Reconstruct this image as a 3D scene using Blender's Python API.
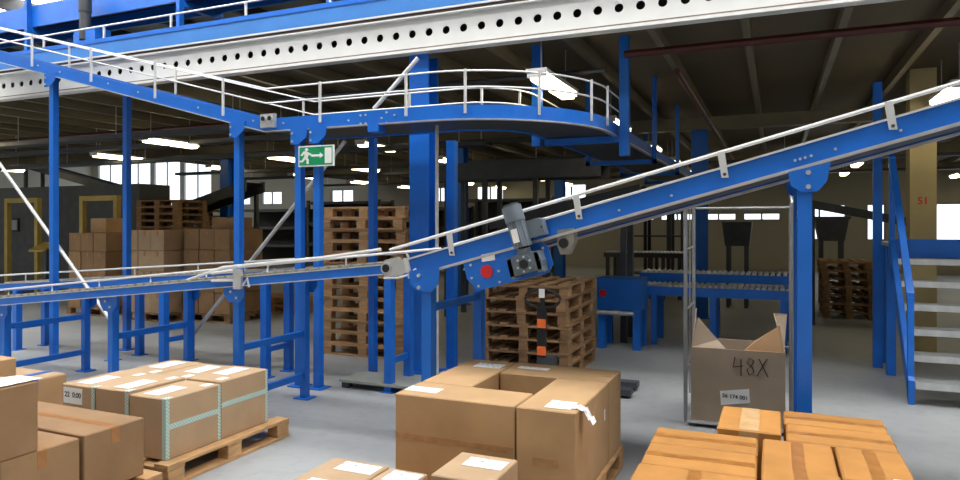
import bpy, math, random
from mathutils import Vector, Matrix, Euler
random.seed(7)
scene = bpy.context.scene
for o in list(bpy.data.objects): bpy.data.objects.remove(o)
COL = scene.collection

# ------------------------------------------------------------------ camera, world, exposure
FPX, HOR, VPX, CAMH = 680.0, 225.0, 775.0, 1.65
TH = math.atan((VPX - 480.0) / FPX); CT, ST = math.cos(TH), math.sin(TH)
cam = bpy.data.cameras.new('camera'); cam.sensor_width = 36.0; cam.lens = FPX / 960 * 36.0
cam.shift_y = -(240 - HOR) / 960.0; cam.clip_end = 200
camo = bpy.data.objects.new('camera', cam); COL.objects.link(camo)
camo.location = (0, 0, CAMH); camo.rotation_euler = (math.pi / 2, 0, TH)
scene.camera = camo

w = bpy.data.worlds.new('world'); scene.world = w; w.use_nodes = True
w.node_tree.nodes['Background'].inputs[0].default_value = (0.86, 0.93, 1.0, 1)
w.node_tree.nodes['Background'].inputs[1].default_value = 2.0
scene.view_settings.view_transform = 'Standard'; scene.view_settings.look = 'None'
scene.view_settings.gamma = 1.0; scene.view_settings.use_curve_mapping = False
scene.view_settings.exposure = 0.0
scene.cycles.use_denoising = True
scene.cycles.max_bounces = 6
SKY_E = 12.4       # daylight through the roof lights
LAMP_E = 10.0      # fluorescent tubes

# ------------------------------------------------------------------ pixel -> place
def raydir(px):
    r = (px - 480.0) / FPX
    return r * CT - ST, r * ST + CT
def at_y(px, py, Y):            # where the ray meets the vertical plane at depth Y
    a, b = raydir(px); Z = Y / b
    return (a * Z, Y, CAMH + (HOR - py) * Z / FPX)
def on_h(px, py, H):            # where the ray meets the level at height H
    Z = (CAMH - H) * FPX / (py - HOR); a, b = raydir(px)
    return (a * Z, b * Z, H)
def xat(px, Y): return at_y(px, HOR, Y)[0]

# ------------------------------------------------------------------ materials
MATS = {}
def ramp(nt, fac, c0, c1, p0=0.3, p1=0.7):
    n = nt.nodes.new('ShaderNodeValToRGB'); e = n.color_ramp.elements
    e[0].position = p0; e[1].position = p1; e[0].color = (*c0, 1); e[1].color = (*c1, 1)
    nt.links.new(fac, n.inputs[0]); return n.outputs[0]
def mat(name, col, rough=0.6, metal=0.0, var=0.0, scale=4.0, bump=0.0, bscale=40.0, rnd=0.0, stretch=None, spec=0.5):
    if name in MATS: return MATS[name]
    m = bpy.data.materials.new(name); m.use_nodes = True; nt = m.node_tree
    b = nt.nodes['Principled BSDF']; b.inputs['Roughness'].default_value = rough
    b.inputs['Metallic'].default_value = metal; b.inputs['Base Color'].default_value = (*col, 1)
    b.inputs['Specular IOR Level'].default_value = spec
    tc = nt.nodes.new('ShaderNodeTexCoord'); vec = tc.outputs['Object']
    if stretch:
        mp = nt.nodes.new('ShaderNodeMapping'); mp.inputs['Scale'].default_value = stretch
        nt.links.new(vec, mp.inputs[0]); vec = mp.outputs[0]
    out = None
    if var > 0:
        n = nt.nodes.new('ShaderNodeTexNoise'); n.inputs['Scale'].default_value = scale; n.inputs['Detail'].default_value = 5
        if rnd > 0:
            oi = nt.nodes.new('ShaderNodeObjectInfo'); ad = nt.nodes.new('ShaderNodeVectorMath'); ad.operation = 'ADD'
            sc = nt.nodes.new('ShaderNodeVectorMath'); sc.operation = 'SCALE'; sc.inputs[3].default_value = 37.0
            cb = nt.nodes.new('ShaderNodeCombineXYZ'); nt.links.new(oi.outputs['Random'], cb.inputs[0]); nt.links.new(oi.outputs['Random'], cb.inputs[1])
            nt.links.new(cb.outputs[0], sc.inputs[0]); nt.links.new(sc.outputs[0], ad.inputs[1]); nt.links.new(vec, ad.inputs[0])
            nt.links.new(ad.outputs[0], n.inputs['Vector'])
        else: nt.links.new(vec, n.inputs['Vector'])
        out = ramp(nt, n.outputs[0], tuple(c * (1 - var) for c in col), tuple(min(1, c * (1 + var)) for c in col))
    if rnd > 0:
        oi = nt.nodes.new('ShaderNodeObjectInfo'); mr = nt.nodes.new('ShaderNodeMapRange')
        mr.inputs[3].default_value = 1 - rnd; mr.inputs[4].default_value = 1 + rnd
        nt.links.new(oi.outputs['Random'], mr.inputs[0])
        hs = nt.nodes.new('ShaderNodeHueSaturation'); nt.links.new(mr.outputs[0], hs.inputs['Value'])
        if out: nt.links.new(out, hs.inputs['Color'])
        else: hs.inputs['Color'].default_value = (*col, 1)
        out = hs.outputs[0]
    if out: nt.links.new(out, b.inputs['Base Color'])
    if bump > 0:
        n = nt.nodes.new('ShaderNodeTexNoise'); n.inputs['Scale'].default_value = bscale; n.inputs['Detail'].default_value = 3
        nt.links.new(vec, n.inputs['Vector'])
        bp = nt.nodes.new('ShaderNodeBump'); bp.inputs['Strength'].default_value = bump; bp.inputs['Distance'].default_value = 0.01
        nt.links.new(n.outputs[0], bp.inputs['Height']); nt.links.new(bp.outputs[0], b.inputs['Normal'])
    MATS[name] = m; return m
def emit(name, col, s):
    m = bpy.data.materials.new(name); m.use_nodes = True; nt = m.node_tree; nt.nodes.clear()
    e = nt.nodes.new('ShaderNodeEmission'); e.inputs[0].default_value = (*col, 1); e.inputs[1].default_value = s
    o = nt.nodes.new('ShaderNodeOutputMaterial'); nt.links.new(e.outputs[0], o.inputs[0]); MATS[name] = m; return m
def glassmat():
    m = bpy.data.materials.new('window_glass'); m.use_nodes = True; nt = m.node_tree; nt.nodes.clear()
    t = nt.nodes.new('ShaderNodeBsdfTransparent'); g = nt.nodes.new('ShaderNodeBsdfGlossy'); g.inputs['Roughness'].default_value = .05
    mx = nt.nodes.new('ShaderNodeMixShader'); mx.inputs[0].default_value = .07
    o = nt.nodes.new('ShaderNodeOutputMaterial'); nt.links.new(t.outputs[0], mx.inputs[1]); nt.links.new(g.outputs[0], mx.inputs[2])
    nt.links.new(mx.outputs[0], o.inputs[0]); return m
def wave_print(name, paper, ink, scale, thr):       # label paper with printed lines
    m = bpy.data.materials.new(name); m.use_nodes = True; nt = m.node_tree; b = nt.nodes['Principled BSDF']; b.inputs['Roughness'].default_value = .55
    tc = nt.nodes.new('ShaderNodeTexCoord'); br = nt.nodes.new('ShaderNodeTexBrick')
    br.inputs['Scale'].default_value = scale; br.inputs['Color1'].default_value = (*paper, 1); br.inputs['Color2'].default_value = (*ink, 1)
    br.inputs['Mortar'].default_value = (*paper, 1); br.inputs['Mortar Size'].default_value = .06; br.inputs['Bias'].default_value = thr
    br.inputs['Brick Width'].default_value = .19; br.inputs['Row Height'].default_value = .27
    nt.links.new(tc.outputs['Generated'], br.inputs['Vector']); nt.links.new(br.outputs[0], b.inputs['Base Color']); return m
def checker(name, a, bcol, scale):
    m = bpy.data.materials.new(name); m.use_nodes = True; nt = m.node_tree; b = nt.nodes['Principled BSDF']; b.inputs['Roughness'].default_value = .4
    tc = nt.nodes.new('ShaderNodeTexCoord'); ck = nt.nodes.new('ShaderNodeTexChecker'); ck.inputs['Scale'].default_value = scale
    ck.inputs[1].default_value = (*a, 1); ck.inputs[2].default_value = (*bcol, 1)
    nt.links.new(tc.outputs['Object'], ck.inputs[0]); nt.links.new(ck.outputs[0], b.inputs['Base Color']); return m

BLUE = mat('blue_paint', (.008, .145, .62), .38, 0, .10, 3, .05, 60)
STEEL = mat('galvanised_steel', (.62, .63, .64), .35, .6, .12, 8)
WHITE = mat('white_paint', (.72, .72, .71), .45, 0, .05, 3)
WROD = mat('bright_rod', (.74, .75, .76), .3, .3)
GREY = mat('grey_motor', (.13, .165, .20), .5, 0, .12, 10)
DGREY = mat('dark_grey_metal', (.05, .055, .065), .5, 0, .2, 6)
BLACK = mat('black', (.008, .008, .009), .5)
RUBBER = mat('belt_rubber', (.02, .021, .024), .7, 0, .2, 5)
RED = mat('red_plastic', (.65, .02, .02), .4)
ORANGE = mat('orange_sticker', (.85, .16, .03), .5)
CARD = mat('cardboard', (.44, .275, .135), .8, 0, .08, 5, .12, 25, .06)
CARDB = mat('cardboard_pale', (.43, .295, .175), .8, 0, .07, 5, .12, 25, .05)
CARDY = mat('cardboard_yellow', (.44, .20, .045), .75, 0, .12, 6, .25, 18, .06)
CARDD = mat('cardboard_dark', (.30, .175, .085), .8, 0, .10, 5, .15, 22, .08)
CARDG = mat('cardboard_grey', (.40, .31, .23), .8, 0, .08, 4, .1, 20)
CARDIN = mat('cardboard_inside', (.34, .20, .10), .85, 0, .1, 5)
TAPE = mat('brown_tape', (.36, .165, .055), .3, 0, .15, 12)
TAPEF = mat('paper_tape', (.40, .215, .095), .6, 0, .2, 14)
TAPEY = mat('brown_tape_glossy', (.36, .155, .04), .28, 0, .25, 14)
TAPEC = mat('clear_tape', (.62, .40, .20), .25, 0, .15, 12)
BTAPE = mat('blue_strap', (.02, .14, .62), .4)
GTAPE = checker('green_tape', (.22, .46, .40), (.68, .74, .70), 85)
PAPER = mat('white_paper', (.85, .85, .84), .6)
LABEL = wave_print('printed_label', (.80, .81, .82), (.04, .10, .30), 1.0, -.1)
INK = mat('ink', (.02, .02, .03), .7)
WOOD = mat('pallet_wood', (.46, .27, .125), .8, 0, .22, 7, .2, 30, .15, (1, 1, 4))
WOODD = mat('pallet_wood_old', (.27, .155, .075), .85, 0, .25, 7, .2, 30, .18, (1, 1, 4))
GREEN = mat('sign_green', (.0, .30, .12), .4)
CONC = mat('concrete_column', (.46, .38, .20), .8, 0, .1, 3)
YELL = mat('yellow_frame', (.42, .30, .07), .5, 0, .1, 5)
SPRINK = mat('sprinkler_red', (.07, .012, .01), .5)
WALLM = mat('wall_panel', (.40, .39, .33), .8, 0, .06, .6)
ROOFM = mat('roof_panel', (.30, .32, .29), .8, 0, .1, .5)
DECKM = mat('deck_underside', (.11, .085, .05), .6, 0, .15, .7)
JOISTM = mat('deck_joist', (.20, .175, .12), .45, .3, .12, 3)
TREAD = mat('tread_steel', (.40, .42, .43), .45, .4, .15, 8)
FRAME = mat('window_frame_paint', (.35, .37, .4), .5)
GLASS = glassmat()
TUBE = emit('lamp_tube', (1, .84, .52), LAMP_E)
SKYL = emit('roof_light_panel', (1.0, .99, .97), SKY_E)
def floor_mat():
    m = bpy.data.materials.new('concrete_floor'); m.use_nodes = True; nt = m.node_tree; b = nt.nodes['Principled BSDF']
    tc = nt.nodes.new('ShaderNodeTexCoord')
    n1 = nt.nodes.new('ShaderNodeTexNoise'); n1.inputs['Scale'].default_value = .7; n1.inputs['Detail'].default_value = 6
    n2 = nt.nodes.new('ShaderNodeTexNoise'); n2.inputs['Scale'].default_value = 9; n2.inputs['Detail'].default_value = 8
    for n in (n1, n2): nt.links.new(tc.outputs['Object'], n.inputs['Vector'])
    c1 = ramp(nt, n1.outputs[0], (.30, .315, .325), (.39, .405, .415))
    c2 = ramp(nt, n2.outputs[0], (.70, .70, .70), (1, 1, 1), .25, .5)
    mx = nt.nodes.new('ShaderNodeMixRGB'); mx.blend_type = 'MULTIPLY'; mx.inputs[0].default_value = .45
    nt.links.new(c1, mx.inputs[1]); nt.links.new(c2, mx.inputs[2]); nt.links.new(mx.outputs[0], b.inputs['Base Color'])
    b.inputs['Roughness'].default_value = .5
    bp = nt.nodes.new('ShaderNodeBump'); bp.inputs['Strength'].default_value = .06; nt.links.new(n2.outputs[0], bp.inputs['Height']); nt.links.new(bp.outputs[0], b.inputs['Normal'])
    return m
FLOORM = floor_mat()

# ------------------------------------------------------------------ object helpers
WL = {}
def tag(o, label, cat=None, group=None, kind=None):
    if label: o['label'] = label
    if cat: o['category'] = cat
    if group: o['group'] = group
    if kind: o['kind'] = kind
    return o
def thing(name, label, cat, loc, rz=0.0, group=None, local=False):
    o = bpy.data.objects.new(name, None); COL.objects.link(o); o.empty_display_size = .1
    o.location = loc; o.rotation_euler = (0, 0, rz); WL[o] = Vector((0, 0, 0)) if local else Vector(loc)
    return tag(o, label, cat, group)
def link(name, mesh, parent, C):
    o = bpy.data.objects.new(name, mesh); COL.objects.link(o); o.parent = parent
    o.location = Vector(C) - (WL[parent] if parent else Vector((0, 0, 0))); WL[o] = Vector(C); return o
class MB:
    def __init__(s): s.v = []; s.f = []; s.sm = []
    def quad_prism(s, a, b):                    # two loops of equal length joined and capped
        n = len(a); i = len(s.v); s.v += [Vector(p) for p in a] + [Vector(p) for p in b]
        s.f.append([i + k for k in reversed(range(n))]); s.f.append([i + n + k for k in range(n)])
        for k in range(n): s.f.append([i + k, i + (k + 1) % n, i + n + (k + 1) % n, i + n + k])
        return s
    def box(s, x0, x1, y0, y1, z0, z1):
        return s.quad_prism([(x0, y0, z0), (x1, y0, z0), (x1, y1, z0), (x0, y1, z0)], [(x0, y0, z1), (x1, y0, z1), (x1, y1, z1), (x0, y1, z1)])
    def cyl(s, p0, p1, r, n=12, r1=None):
        p0, p1 = Vector(p0), Vector(p1); d = (p1 - p0).normalized()
        u = d.orthogonal().normalized(); v = d.cross(u); r1 = r if r1 is None else r1
        A = [p0 + r * (math.cos(t) * u + math.sin(t) * v) for t in [2 * math.pi * k / n for k in range(n)]]
        B = [p1 + r1 * (math.cos(t) * u + math.sin(t) * v) for t in [2 * math.pi * k / n for k in range(n)]]
        return s.quad_prism(A, B)
    def tube(s, path, r, n=8):
        P = [Vector(p) for p in path]; m = len(P); i0 = len(s.v)
        for k in range(m):
            d = ((P[k] - P[k - 1]).normalized() if k else Vector()) + ((P[k + 1] - P[k]).normalized() if k < m - 1 else Vector())
            d.normalize(); ref = Vector((0, 0, 1)) if abs(d.z) < .9 else Vector((1, 0, 0))
            u = d.cross(ref).normalized(); v = u.cross(d)
            s.v += [P[k] + r * (math.cos(t) * u + math.sin(t) * v) for t in [2 * math.pi * j / n for j in range(n)]]
        for k in range(m - 1):
            for j in range(n):
                a = i0 + k * n + j; b = i0 + k * n + (j + 1) % n; s.f.append([a, b, b + n, a + n])
        s.f.append([i0 + j for j in reversed(range(n))]); s.f.append([i0 + (m - 1) * n + j for j in range(n)])
        return s
    def rail(s, path, o0, o1, z0, z1):          # sweep a rectangle; o = offset to the left of the travel direction
        P = [Vector(p) for p in path]; m = len(P); i0 = len(s.v)
        for k in range(m):
            d = ((P[k] - P[k - 1]) if k else Vector()); e = ((P[k + 1] - P[k]) if k < m - 1 else Vector())
            d.z = 0; e.z = 0
            if d.length: d.normalize()
            if e.length: e.normalize()
            t = (d + e).normalized(); nrm = Vector((-t.y, t.x, 0))
            sc = 1.0
            if d.length and e.length: sc = 1 / max(.3, math.sqrt((1 + d.dot(e)) / 2))
            for (o, z) in ((o0, z0), (o1, z0), (o1, z1), (o0, z1)): s.v.append(P[k] + nrm * o * sc + Vector((0, 0, z)))
        for k in range(m - 1):
            for j in range(4):
                a = i0 + k * 4 + j; b = i0 + k * 4 + (j + 1) % 4; s.f.append([a, a + 4, b + 4, b])
        s.f.append([i0, i0 + 1, i0 + 2, i0 + 3]); e = i0 + (m - 1) * 4; s.f.append([e + 3, e + 2, e + 1, e])
        return s
    def poly(s, pts, d):                        # flat outline given thickness d (vector)
        d = Vector(d); return s.quad_prism([Vector(p) for p in pts], [Vector(p) + d for p in pts])
    def build(s, name, m, parent=None, smooth=False):
        lo = Vector([min(v[i] for v in s.v) for i in range(3)]); hi = Vector([max(v[i] for v in s.v) for i in range(3)]); C = (lo + hi) / 2
        me = bpy.data.meshes.new(name); me.from_pydata([v - C for v in s.v], [], s.f)
        import bmesh as _b
        bm = _b.new(); bm.from_mesh(me); _b.ops.recalc_face_normals(bm, faces=bm.faces); bm.to_mesh(me); bm.free()
        if smooth:
            me.polygons.foreach_set('use_smooth', [True] * len(me.polygons))
            try: me.set_sharp_from_angle(angle=math.radians(40))
            except Exception: pass
        me.materials.append(m); return link(name, me, parent, C)
def struct(name, mb, m, parent=None):
    o = mb.build(name, m, parent)
    if not parent: o['kind'] = 'structure'
    return o
CACHE = {}
def boxmesh(sx, sy, sz, m, bev=0.0):
    k = (round(sx, 4), round(sy, 4), round(sz, 4), m.name, bev)
    if k in CACHE: return CACHE[k]
    x, y, z = sx / 2, sy / 2, sz / 2
    if bev:
        c = bev; vs = []; idx = {}
        for a in (-1, 1):
            for b in (-1, 1):
                for d in (-1, 1):
                    for ax in range(3):
                        p = [a * (x - c), b * (y - c), d * (z - c)]; p[ax] = (a * x, b * y, d * z)[ax]; idx[(a, b, d, ax)] = len(vs); vs.append(p)
        fs = []
        for ax in range(3):
            o1, o2 = [i for i in range(3) if i != ax]
            for sgn in (-1, 1):
                f = []
                for (p, q) in ((-1, -1), (1, -1), (1, 1), (-1, 1)):
                    t = [0, 0, 0]; t[ax] = sgn; t[o1] = p; t[o2] = q; f.append(idx[(*t, ax)])
                fs.append(f)
            for p in (-1, 1):                   # edges along ax
                for q in (-1, 1):
                    t0 = [0, 0, 0]; t0[o1] = p; t0[o2] = q; t1 = list(t0); t0[ax] = -1; t1[ax] = 1
                    fs.append([idx[(*t0, o1)], idx[(*t1, o1)], idx[(*t1, o2)], idx[(*t0, o2)]])
        for a in (-1, 1):
            for b in (-1, 1):
                for d in (-1, 1): fs.append([idx[(a, b, d, 0)], idx[(a, b, d, 1)], idx[(a, b, d, 2)]])
        me = bpy.data.meshes.new('piece'); me.from_pydata(vs, [], fs)
        import bmesh as _b
        bm = _b.new(); bm.from_mesh(me); _b.ops.recalc_face_normals(bm, faces=bm.faces); bm.to_mesh(me); bm.free()
    else:
        mb = MB().box(-x, x, -y, y, -z, z); me = bpy.data.meshes.new('piece'); me.from_pydata(mb.v, [], mb.f)
    me.materials.append(m); CACHE[k] = me; return me
def pbox(name, parent, c, size, m, bev=0.0): return link(name, boxmesh(*size, m, bev), parent, c)
def text_part(name, txt, size, m, parent, loc, rot):
    cu = bpy.data.curves.new(name, 'FONT'); cu.body = txt; cu.size = size; cu.align_x = 'CENTER'; cu.align_y = 'CENTER'; cu.extrude = .0006; cu.offset = size * .02
    t = bpy.data.objects.new(name + '_tmp', cu); COL.objects.link(t)
    dg = bpy.context.evaluated_depsgraph_get(); me = bpy.data.meshes.new_from_object(t.evaluated_get(dg))
    bpy.data.objects.remove(t); me.materials.clear(); me.materials.append(m)
    o = link(name, me, parent, loc); o.rotation_euler = rot; return o
ORD = ['bottom', 'second from the bottom', 'third from the bottom', 'fourth from the bottom', 'fifth from the bottom', 'sixth from the bottom', 'seventh from the bottom', 'eighth from the bottom', 'ninth from the bottom', 'tenth from the bottom', 'eleventh from the bottom', 'twelfth from the bottom', 'thirteenth from the bottom', 'fourteenth from the bottom', 'fifteenth from the bottom', 'sixteenth from the bottom']
def ordn(i, n): return 'top' if i == n - 1 else (ORD[i] if i < n / 2 else (['top', 'second from the top', 'third from the top', 'fourth from the top', 'fifth from the top', 'sixth from the top', 'seventh from the top', 'eighth from the top', 'ninth from the top'][n - 1 - i]))

# ------------------------------------------------------------------ the setting
XL, XR, YB, YF, RH = -36.0, 10.0, -9.0, 27.0, 8.6
GY, GH = 6.6, 3.56                     # mezzanine edge and its underside
struct('floor', MB().box(XL - .2, XR + .2, YB - .2, YF + .2, -.2, 0), FLOORM)
def wall_with_windows(name, fixed, axis, u0, u1, h, wins, m):
    mb = MB(); t = .2
    def blk(a, b, z0, z1):
        if b - a < 1e-4 or z1 - z0 < 1e-4: return
        if axis == 'x': mb.box(a, b, fixed, fixed + t, z0, z1)
        else: mb.box(fixed - t, fixed, a, b, z0, z1)
    xs = sorted(set([u0, u1] + [q for wn in wins for q in wn[:2]]))
    for a, b in zip(xs, xs[1:]):
        c = (a + b) / 2; hs = sorted((wn[2], wn[3]) for wn in wins if wn[0] < c < wn[1]); z = 0
        for (p, q) in hs: blk(a, b, z, p); z = q
        blk(a, b, z, h)
    return struct(name, mb, m)
wins = [(.6, 2.3, 1.1, 2.4), (2.9, 3.5, 1.1, 2.4), (4.9, 6.9, 1.1, 2.4), (7.4, 8.9, 1.1, 2.4)]
x = .2
while x > -5:
    wins.append((x - 1.3, x, 1.80, 2.12)); x -= 1.5
for x in (-7.0, -10.6, -13.0, -18.2, -22.4, -24.4):
    wins.append((x - 1.3, x, 2.65, 3.35))
x = -27.0
while x > -34.5:
    wins.append((x - 2.0, x, 1.4, 5.2)); x -= 2.2
wall_with_windows('wall_far', YF, 'x', XL, XR, RH, wins, WALLM)
lw = [(y, y + 2.2, 1.2, 2.9) for y in (9, 12.2, 15.4, 18.6, 21.8)]
wall_with_windows('wall_left', XL, 'y', YB, YF, RH, lw, WALLM)
struct('wall_right', MB().box(XR, XR + .2, YB, YF, 0, RH), WALLM)
struct('wall_back', MB().box(XL, XR, YB - .2, YB, 0, RH), WALLM)
wn = 0
for (a, b, z0, z1) in wins:
    wn += 1; r = thing('window_%d' % wn, None, None, ((a + b) / 2, YF, z0)); r['kind'] = 'structure'
    y0, y1 = YF + .03, YF + .09; t = .06
    for q in ((a, a + t, z0, z1), (b - t, b, z0, z1), (a + t, b - t, z0, z0 + t), (a + t, b - t, z1 - t, z1), ((a + b) / 2 - .03, (a + b) / 2 + .03, z0 + t, z1 - t)):
        MB().box(q[0], q[1], y0, y1, q[2], q[3]).build('window_frame', FRAME, r)
    for q in ((a + t, (a + b) / 2 - .03), ((a + b) / 2 + .03, b - t)): MB().box(q[0], q[1], YF + .05, YF + .06, z0 + t, z1 - t).build('pane', GLASS, r)
for (a, b, z0, z1) in lw:
    wn += 1; r = thing('window_%d' % wn, None, None, (XL, (a + b) / 2, z0)); r['kind'] = 'structure'; t = .07
    for q in ((a, a + t, z0, z1), (b - t, b, z0, z1), (a + t, b - t, z0, z0 + t), (a + t, b - t, z1 - t, z1)):
        MB().box(XL - .09, XL - .03, q[0], q[1], q[2], q[3]).build('window_frame', FRAME, r)
    MB().box(XL - .065, XL - .055, a + t, b - t, z0 + t, z1 - t).build('pane', GLASS, r)
# hall roof with long roof lights
strips = [(-2.2, -1.5), (2.2, 3.4), (4.5, 6.0), (13.5, 14.2)]
rf = MB(); y = YB - .2
for (a, b) in strips: rf.box(XL - .2, XR + .2, y, a, RH, RH + .2); y = b
rf.box(XL - .2, XR + .2, y, YF + .2, RH, RH + .2)
roof = struct('roof', rf, ROOFM)
for (a, b) in strips:
    p = MB().box(XL, XR, a, b, RH + .05, RH + .1).build('roof_light', SKYL, roof)
for k in range(15):
    xx = XL + 2.2 + k * 3.1; MB().box(xx - .08, xx + .08, YB, YF, RH - .42, RH).build('roof_beam', DGREY, roof)
# mezzanine slab
DX = -17.0
deck = MB(); deck.box(DX, XR, GY + .16, YF - .02, GH + .14, GH + .34); deck.box(XL + .02, DX, GY + .16, 13.4, GH + .14, GH + .34)
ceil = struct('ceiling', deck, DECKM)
xx = -33.8
while xx < 9.6:
    y1 = YF - .1 if xx > DX else 13.3
    MB().rail([(xx, GY + .17, GH), (xx, y1, GH)], -.035, .035, 0, .14).build('joist', JOISTM, ceil); xx += .86
for yy in (12.6, 18.8, 24.5):
    MB().box(XL + 1 if yy < 13 else DX + .1, XR - .2, yy, yy + .2, GH - .22, GH).build('cross_beam', JOISTM, ceil)

# mezzanine edge girder with round holes
gr = thing('edge_girder', 'white perforated steel girder along the edge of the mezzanine', 'girder', (-10, GY, GH))
GT = .365
web = MB(); hx0, hx1, pitch, hr = -25.0, 6.0, .208, .044
def vq(p): web.v.append(Vector(p)); return len(web.v) - 1
k = 0; N = 16; zc = GH + GT * .55
nh = int((hx1 - hx0) / pitch)
for k in range(nh):
    cx = hx0 + (k + .5) * pitch; a, b = cx - pitch / 2, cx + pitch / 2; z0, z1 = GH, GH + GT
    ring = []; ringb = []; out = []
    for j in range(N):
        t = 2 * math.pi * (j + .5) / N; c, s_ = math.cos(t), math.sin(t)
        ring.append(vq((cx + hr * c, GY, zc + hr * s_))); ringb.append(vq((cx + hr * c, GY + .012, zc + hr * s_)))
    corners = [vq((b, GY, z1)), vq((a, GY, z1)), vq((a, GY, z0)), vq((b, GY, z0))]
    for q in range(4):
        seg = [ring[(q * 4 + j) % N] for j in range(4)]
        web.f.append([corners[q]] + list(reversed(seg)))
        web.f.append([corners[q], seg[-1], ring[(q * 4 + 4) % N], corners[(q + 1) % 4]])
    for j in range(N): web.f.append([ring[j], ring[(j + 1) % N], ringb[(j + 1) % N], ringb[j]])
web.build('web', WHITE, gr)
MB().box(hx0, hx1, GY - .05, GY + .08, GH - .015, GH).build('lower_flange', WHITE, gr)
MB().box(hx0, hx1, GY - .05, GY + .08, GH + GT, GH + GT + .015).build('upper_flange', WHITE, gr)
MB().box(hx0, hx1, GY - .03, GY + .13, GH + GT + .016, GH + GT + .055).build('deck_board_edge', mat('dark_board', (.05, .03, .02), .7, 0, .2, 5), gr)
MB().box(hx0, hx1, GY - .003, GY, GH + .032, GH + .044).build('seam_strip', mat('seam_brown', (.20, .15, .11), .6), gr)
MB().box(hx0, hx1, GY - .045, GY - .03, GH + GT + .056, GH + GT + .075).build('edge_strip', WHITE, gr)
MB().box(hx0, hx1, GY + .10, GY + .12, GH, GH + GT).build('hole_shade_sheet', BLACK, gr)  # black sheet standing in for the shade behind the holes
def column(px, Y, wd, h0, h1, label, m=BLUE, cat='column', name='steel_column'):
    x = xat(px, Y); r = thing(name, label, cat, (x, Y, h0)); f = .018
    MB().box(x - wd / 2, x + wd / 2, Y - wd / 2, Y - wd / 2 + f, h0 + .02, h1).build('flange', m, r)
    MB().box(x - wd / 2, x + wd / 2, Y + wd / 2 - f, Y + wd / 2, h0 + .02, h1).build('flange', m, r)
    MB().box(x - .01, x + .01, Y - wd / 2 + f, Y + wd / 2 - f, h0 + .02, h1).build('web', m, r)
    MB().box(x - wd * .7, x + wd * .7, Y - wd * .7, Y + wd * .7, h0, h0 + .02).build('base_plate', m, r); return r
column(424, 6.78, .24, 0, GH - .015, 'tall blue steel column under the girder behind the curved conveyor')
for i, (px, Y, lab) in enumerate(((228, 12.7, 'distant blue steel column behind the stacked cartons'), (460, 12.7, 'distant blue steel column right of the tall blue column'),
        (700, 12.7, 'distant blue steel column behind the steel cage'), (560, 18.9, 'far blue steel column behind the motor'))):
    column(px, Y, .26, 0, GH - .23 if Y > 12 else GH, lab)

# ------------------------------------------------------------------ pallets and cartons
def pallet(cx, cy, z, lx, ly, label, group=None, m=WOOD, along='y', rz=0.0, name='wooden_pallet'):
    """euro style pallet, deck boards along 'along'"""
    r = thing(name, label, 'pallet', (cx, cy, z), rz, group, local=True)
    L, W = (ly, lx) if along == 'y' else (lx, ly)
    def B(nm, u, v, zc, su, sv, sz):        # u along boards, v across
        c, s = ((v, u, zc), (sv, su, sz)) if along == 'y' else ((u, v, zc), (su, sv, sz))
        pbox(nm, r, c, s, m, .003)
    for k in range(5): B('deck_board', 0, -W / 2 + .06 + k * (W - .12) / 4, .133, L, .12 if k % 2 == 0 else .10, .022)
    for u in (-L / 2 + .07, 0, L / 2 - .07): B('stringer_board', u, 0, .111, .14, W, .022)
    for u in (-L / 2 + .07, 0, L / 2 - .07):
        for v in (-W / 2 + .05, 0, W / 2 - .05): B('block', u, v, .061, .13, .10, .078)
    for v in (-W / 2 + .05, 0, W / 2 - .05): B('bottom_board', 0, v, .011, L, .10, .022)
    return r
def carton(x0, x1, y0, y1, z0, z1, label, group=None, m=CARD, tape=None, tm=TAPE, labels=(), rz=0.0, bev=.006, name='carton', tw=.05, tails=True):
    cx, cy = (x0 + x1) / 2, (y0 + y1) / 2; sx, sy, sz = x1 - x0, y1 - y0, z1 - z0
    r = thing(name, label, 'carton', (cx, cy, z0), rz, group, local=True)
    pbox('body', r, (0, 0, sz / 2), (sx, sy, sz), m, bev); e = .0012
    if tape == 'x':
        t = pbox('tape', r, (0, 0, sz + e / 2), (sx - .012, tw, e), tm)
        if tails:
            for s in (-1, 1): pbox('tape_tail', r, (s * (sx / 2 + e / 2), 0, sz - .05), (e, tw, .09), tm)
    if tape == 'y':
        t = pbox('tape', r, (0, 0, sz + e / 2), (tw, sy - .012, e), tm)
        if tails:
            for s in (-1, 1): pbox('tape_tail', r, (0, s * (sy / 2 + e / 2), sz - .05), (tw, e, .09), tm)
    for (face, u, v, su, sv) in labels:
        if face == 'top': pbox('shipping_label', r, (u, v, sz + .0022), (su, sv, .0012), LABEL)
        if face == 'front': pbox('shipping_label', r, (u, -sy / 2 - .0022, v), (su, .0012, sv), LABEL)
        if face == 'side': pbox('shipping_label', r, (sx / 2 + .0022, u, v), (.0012, su, sv), LABEL)
    return r

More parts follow.
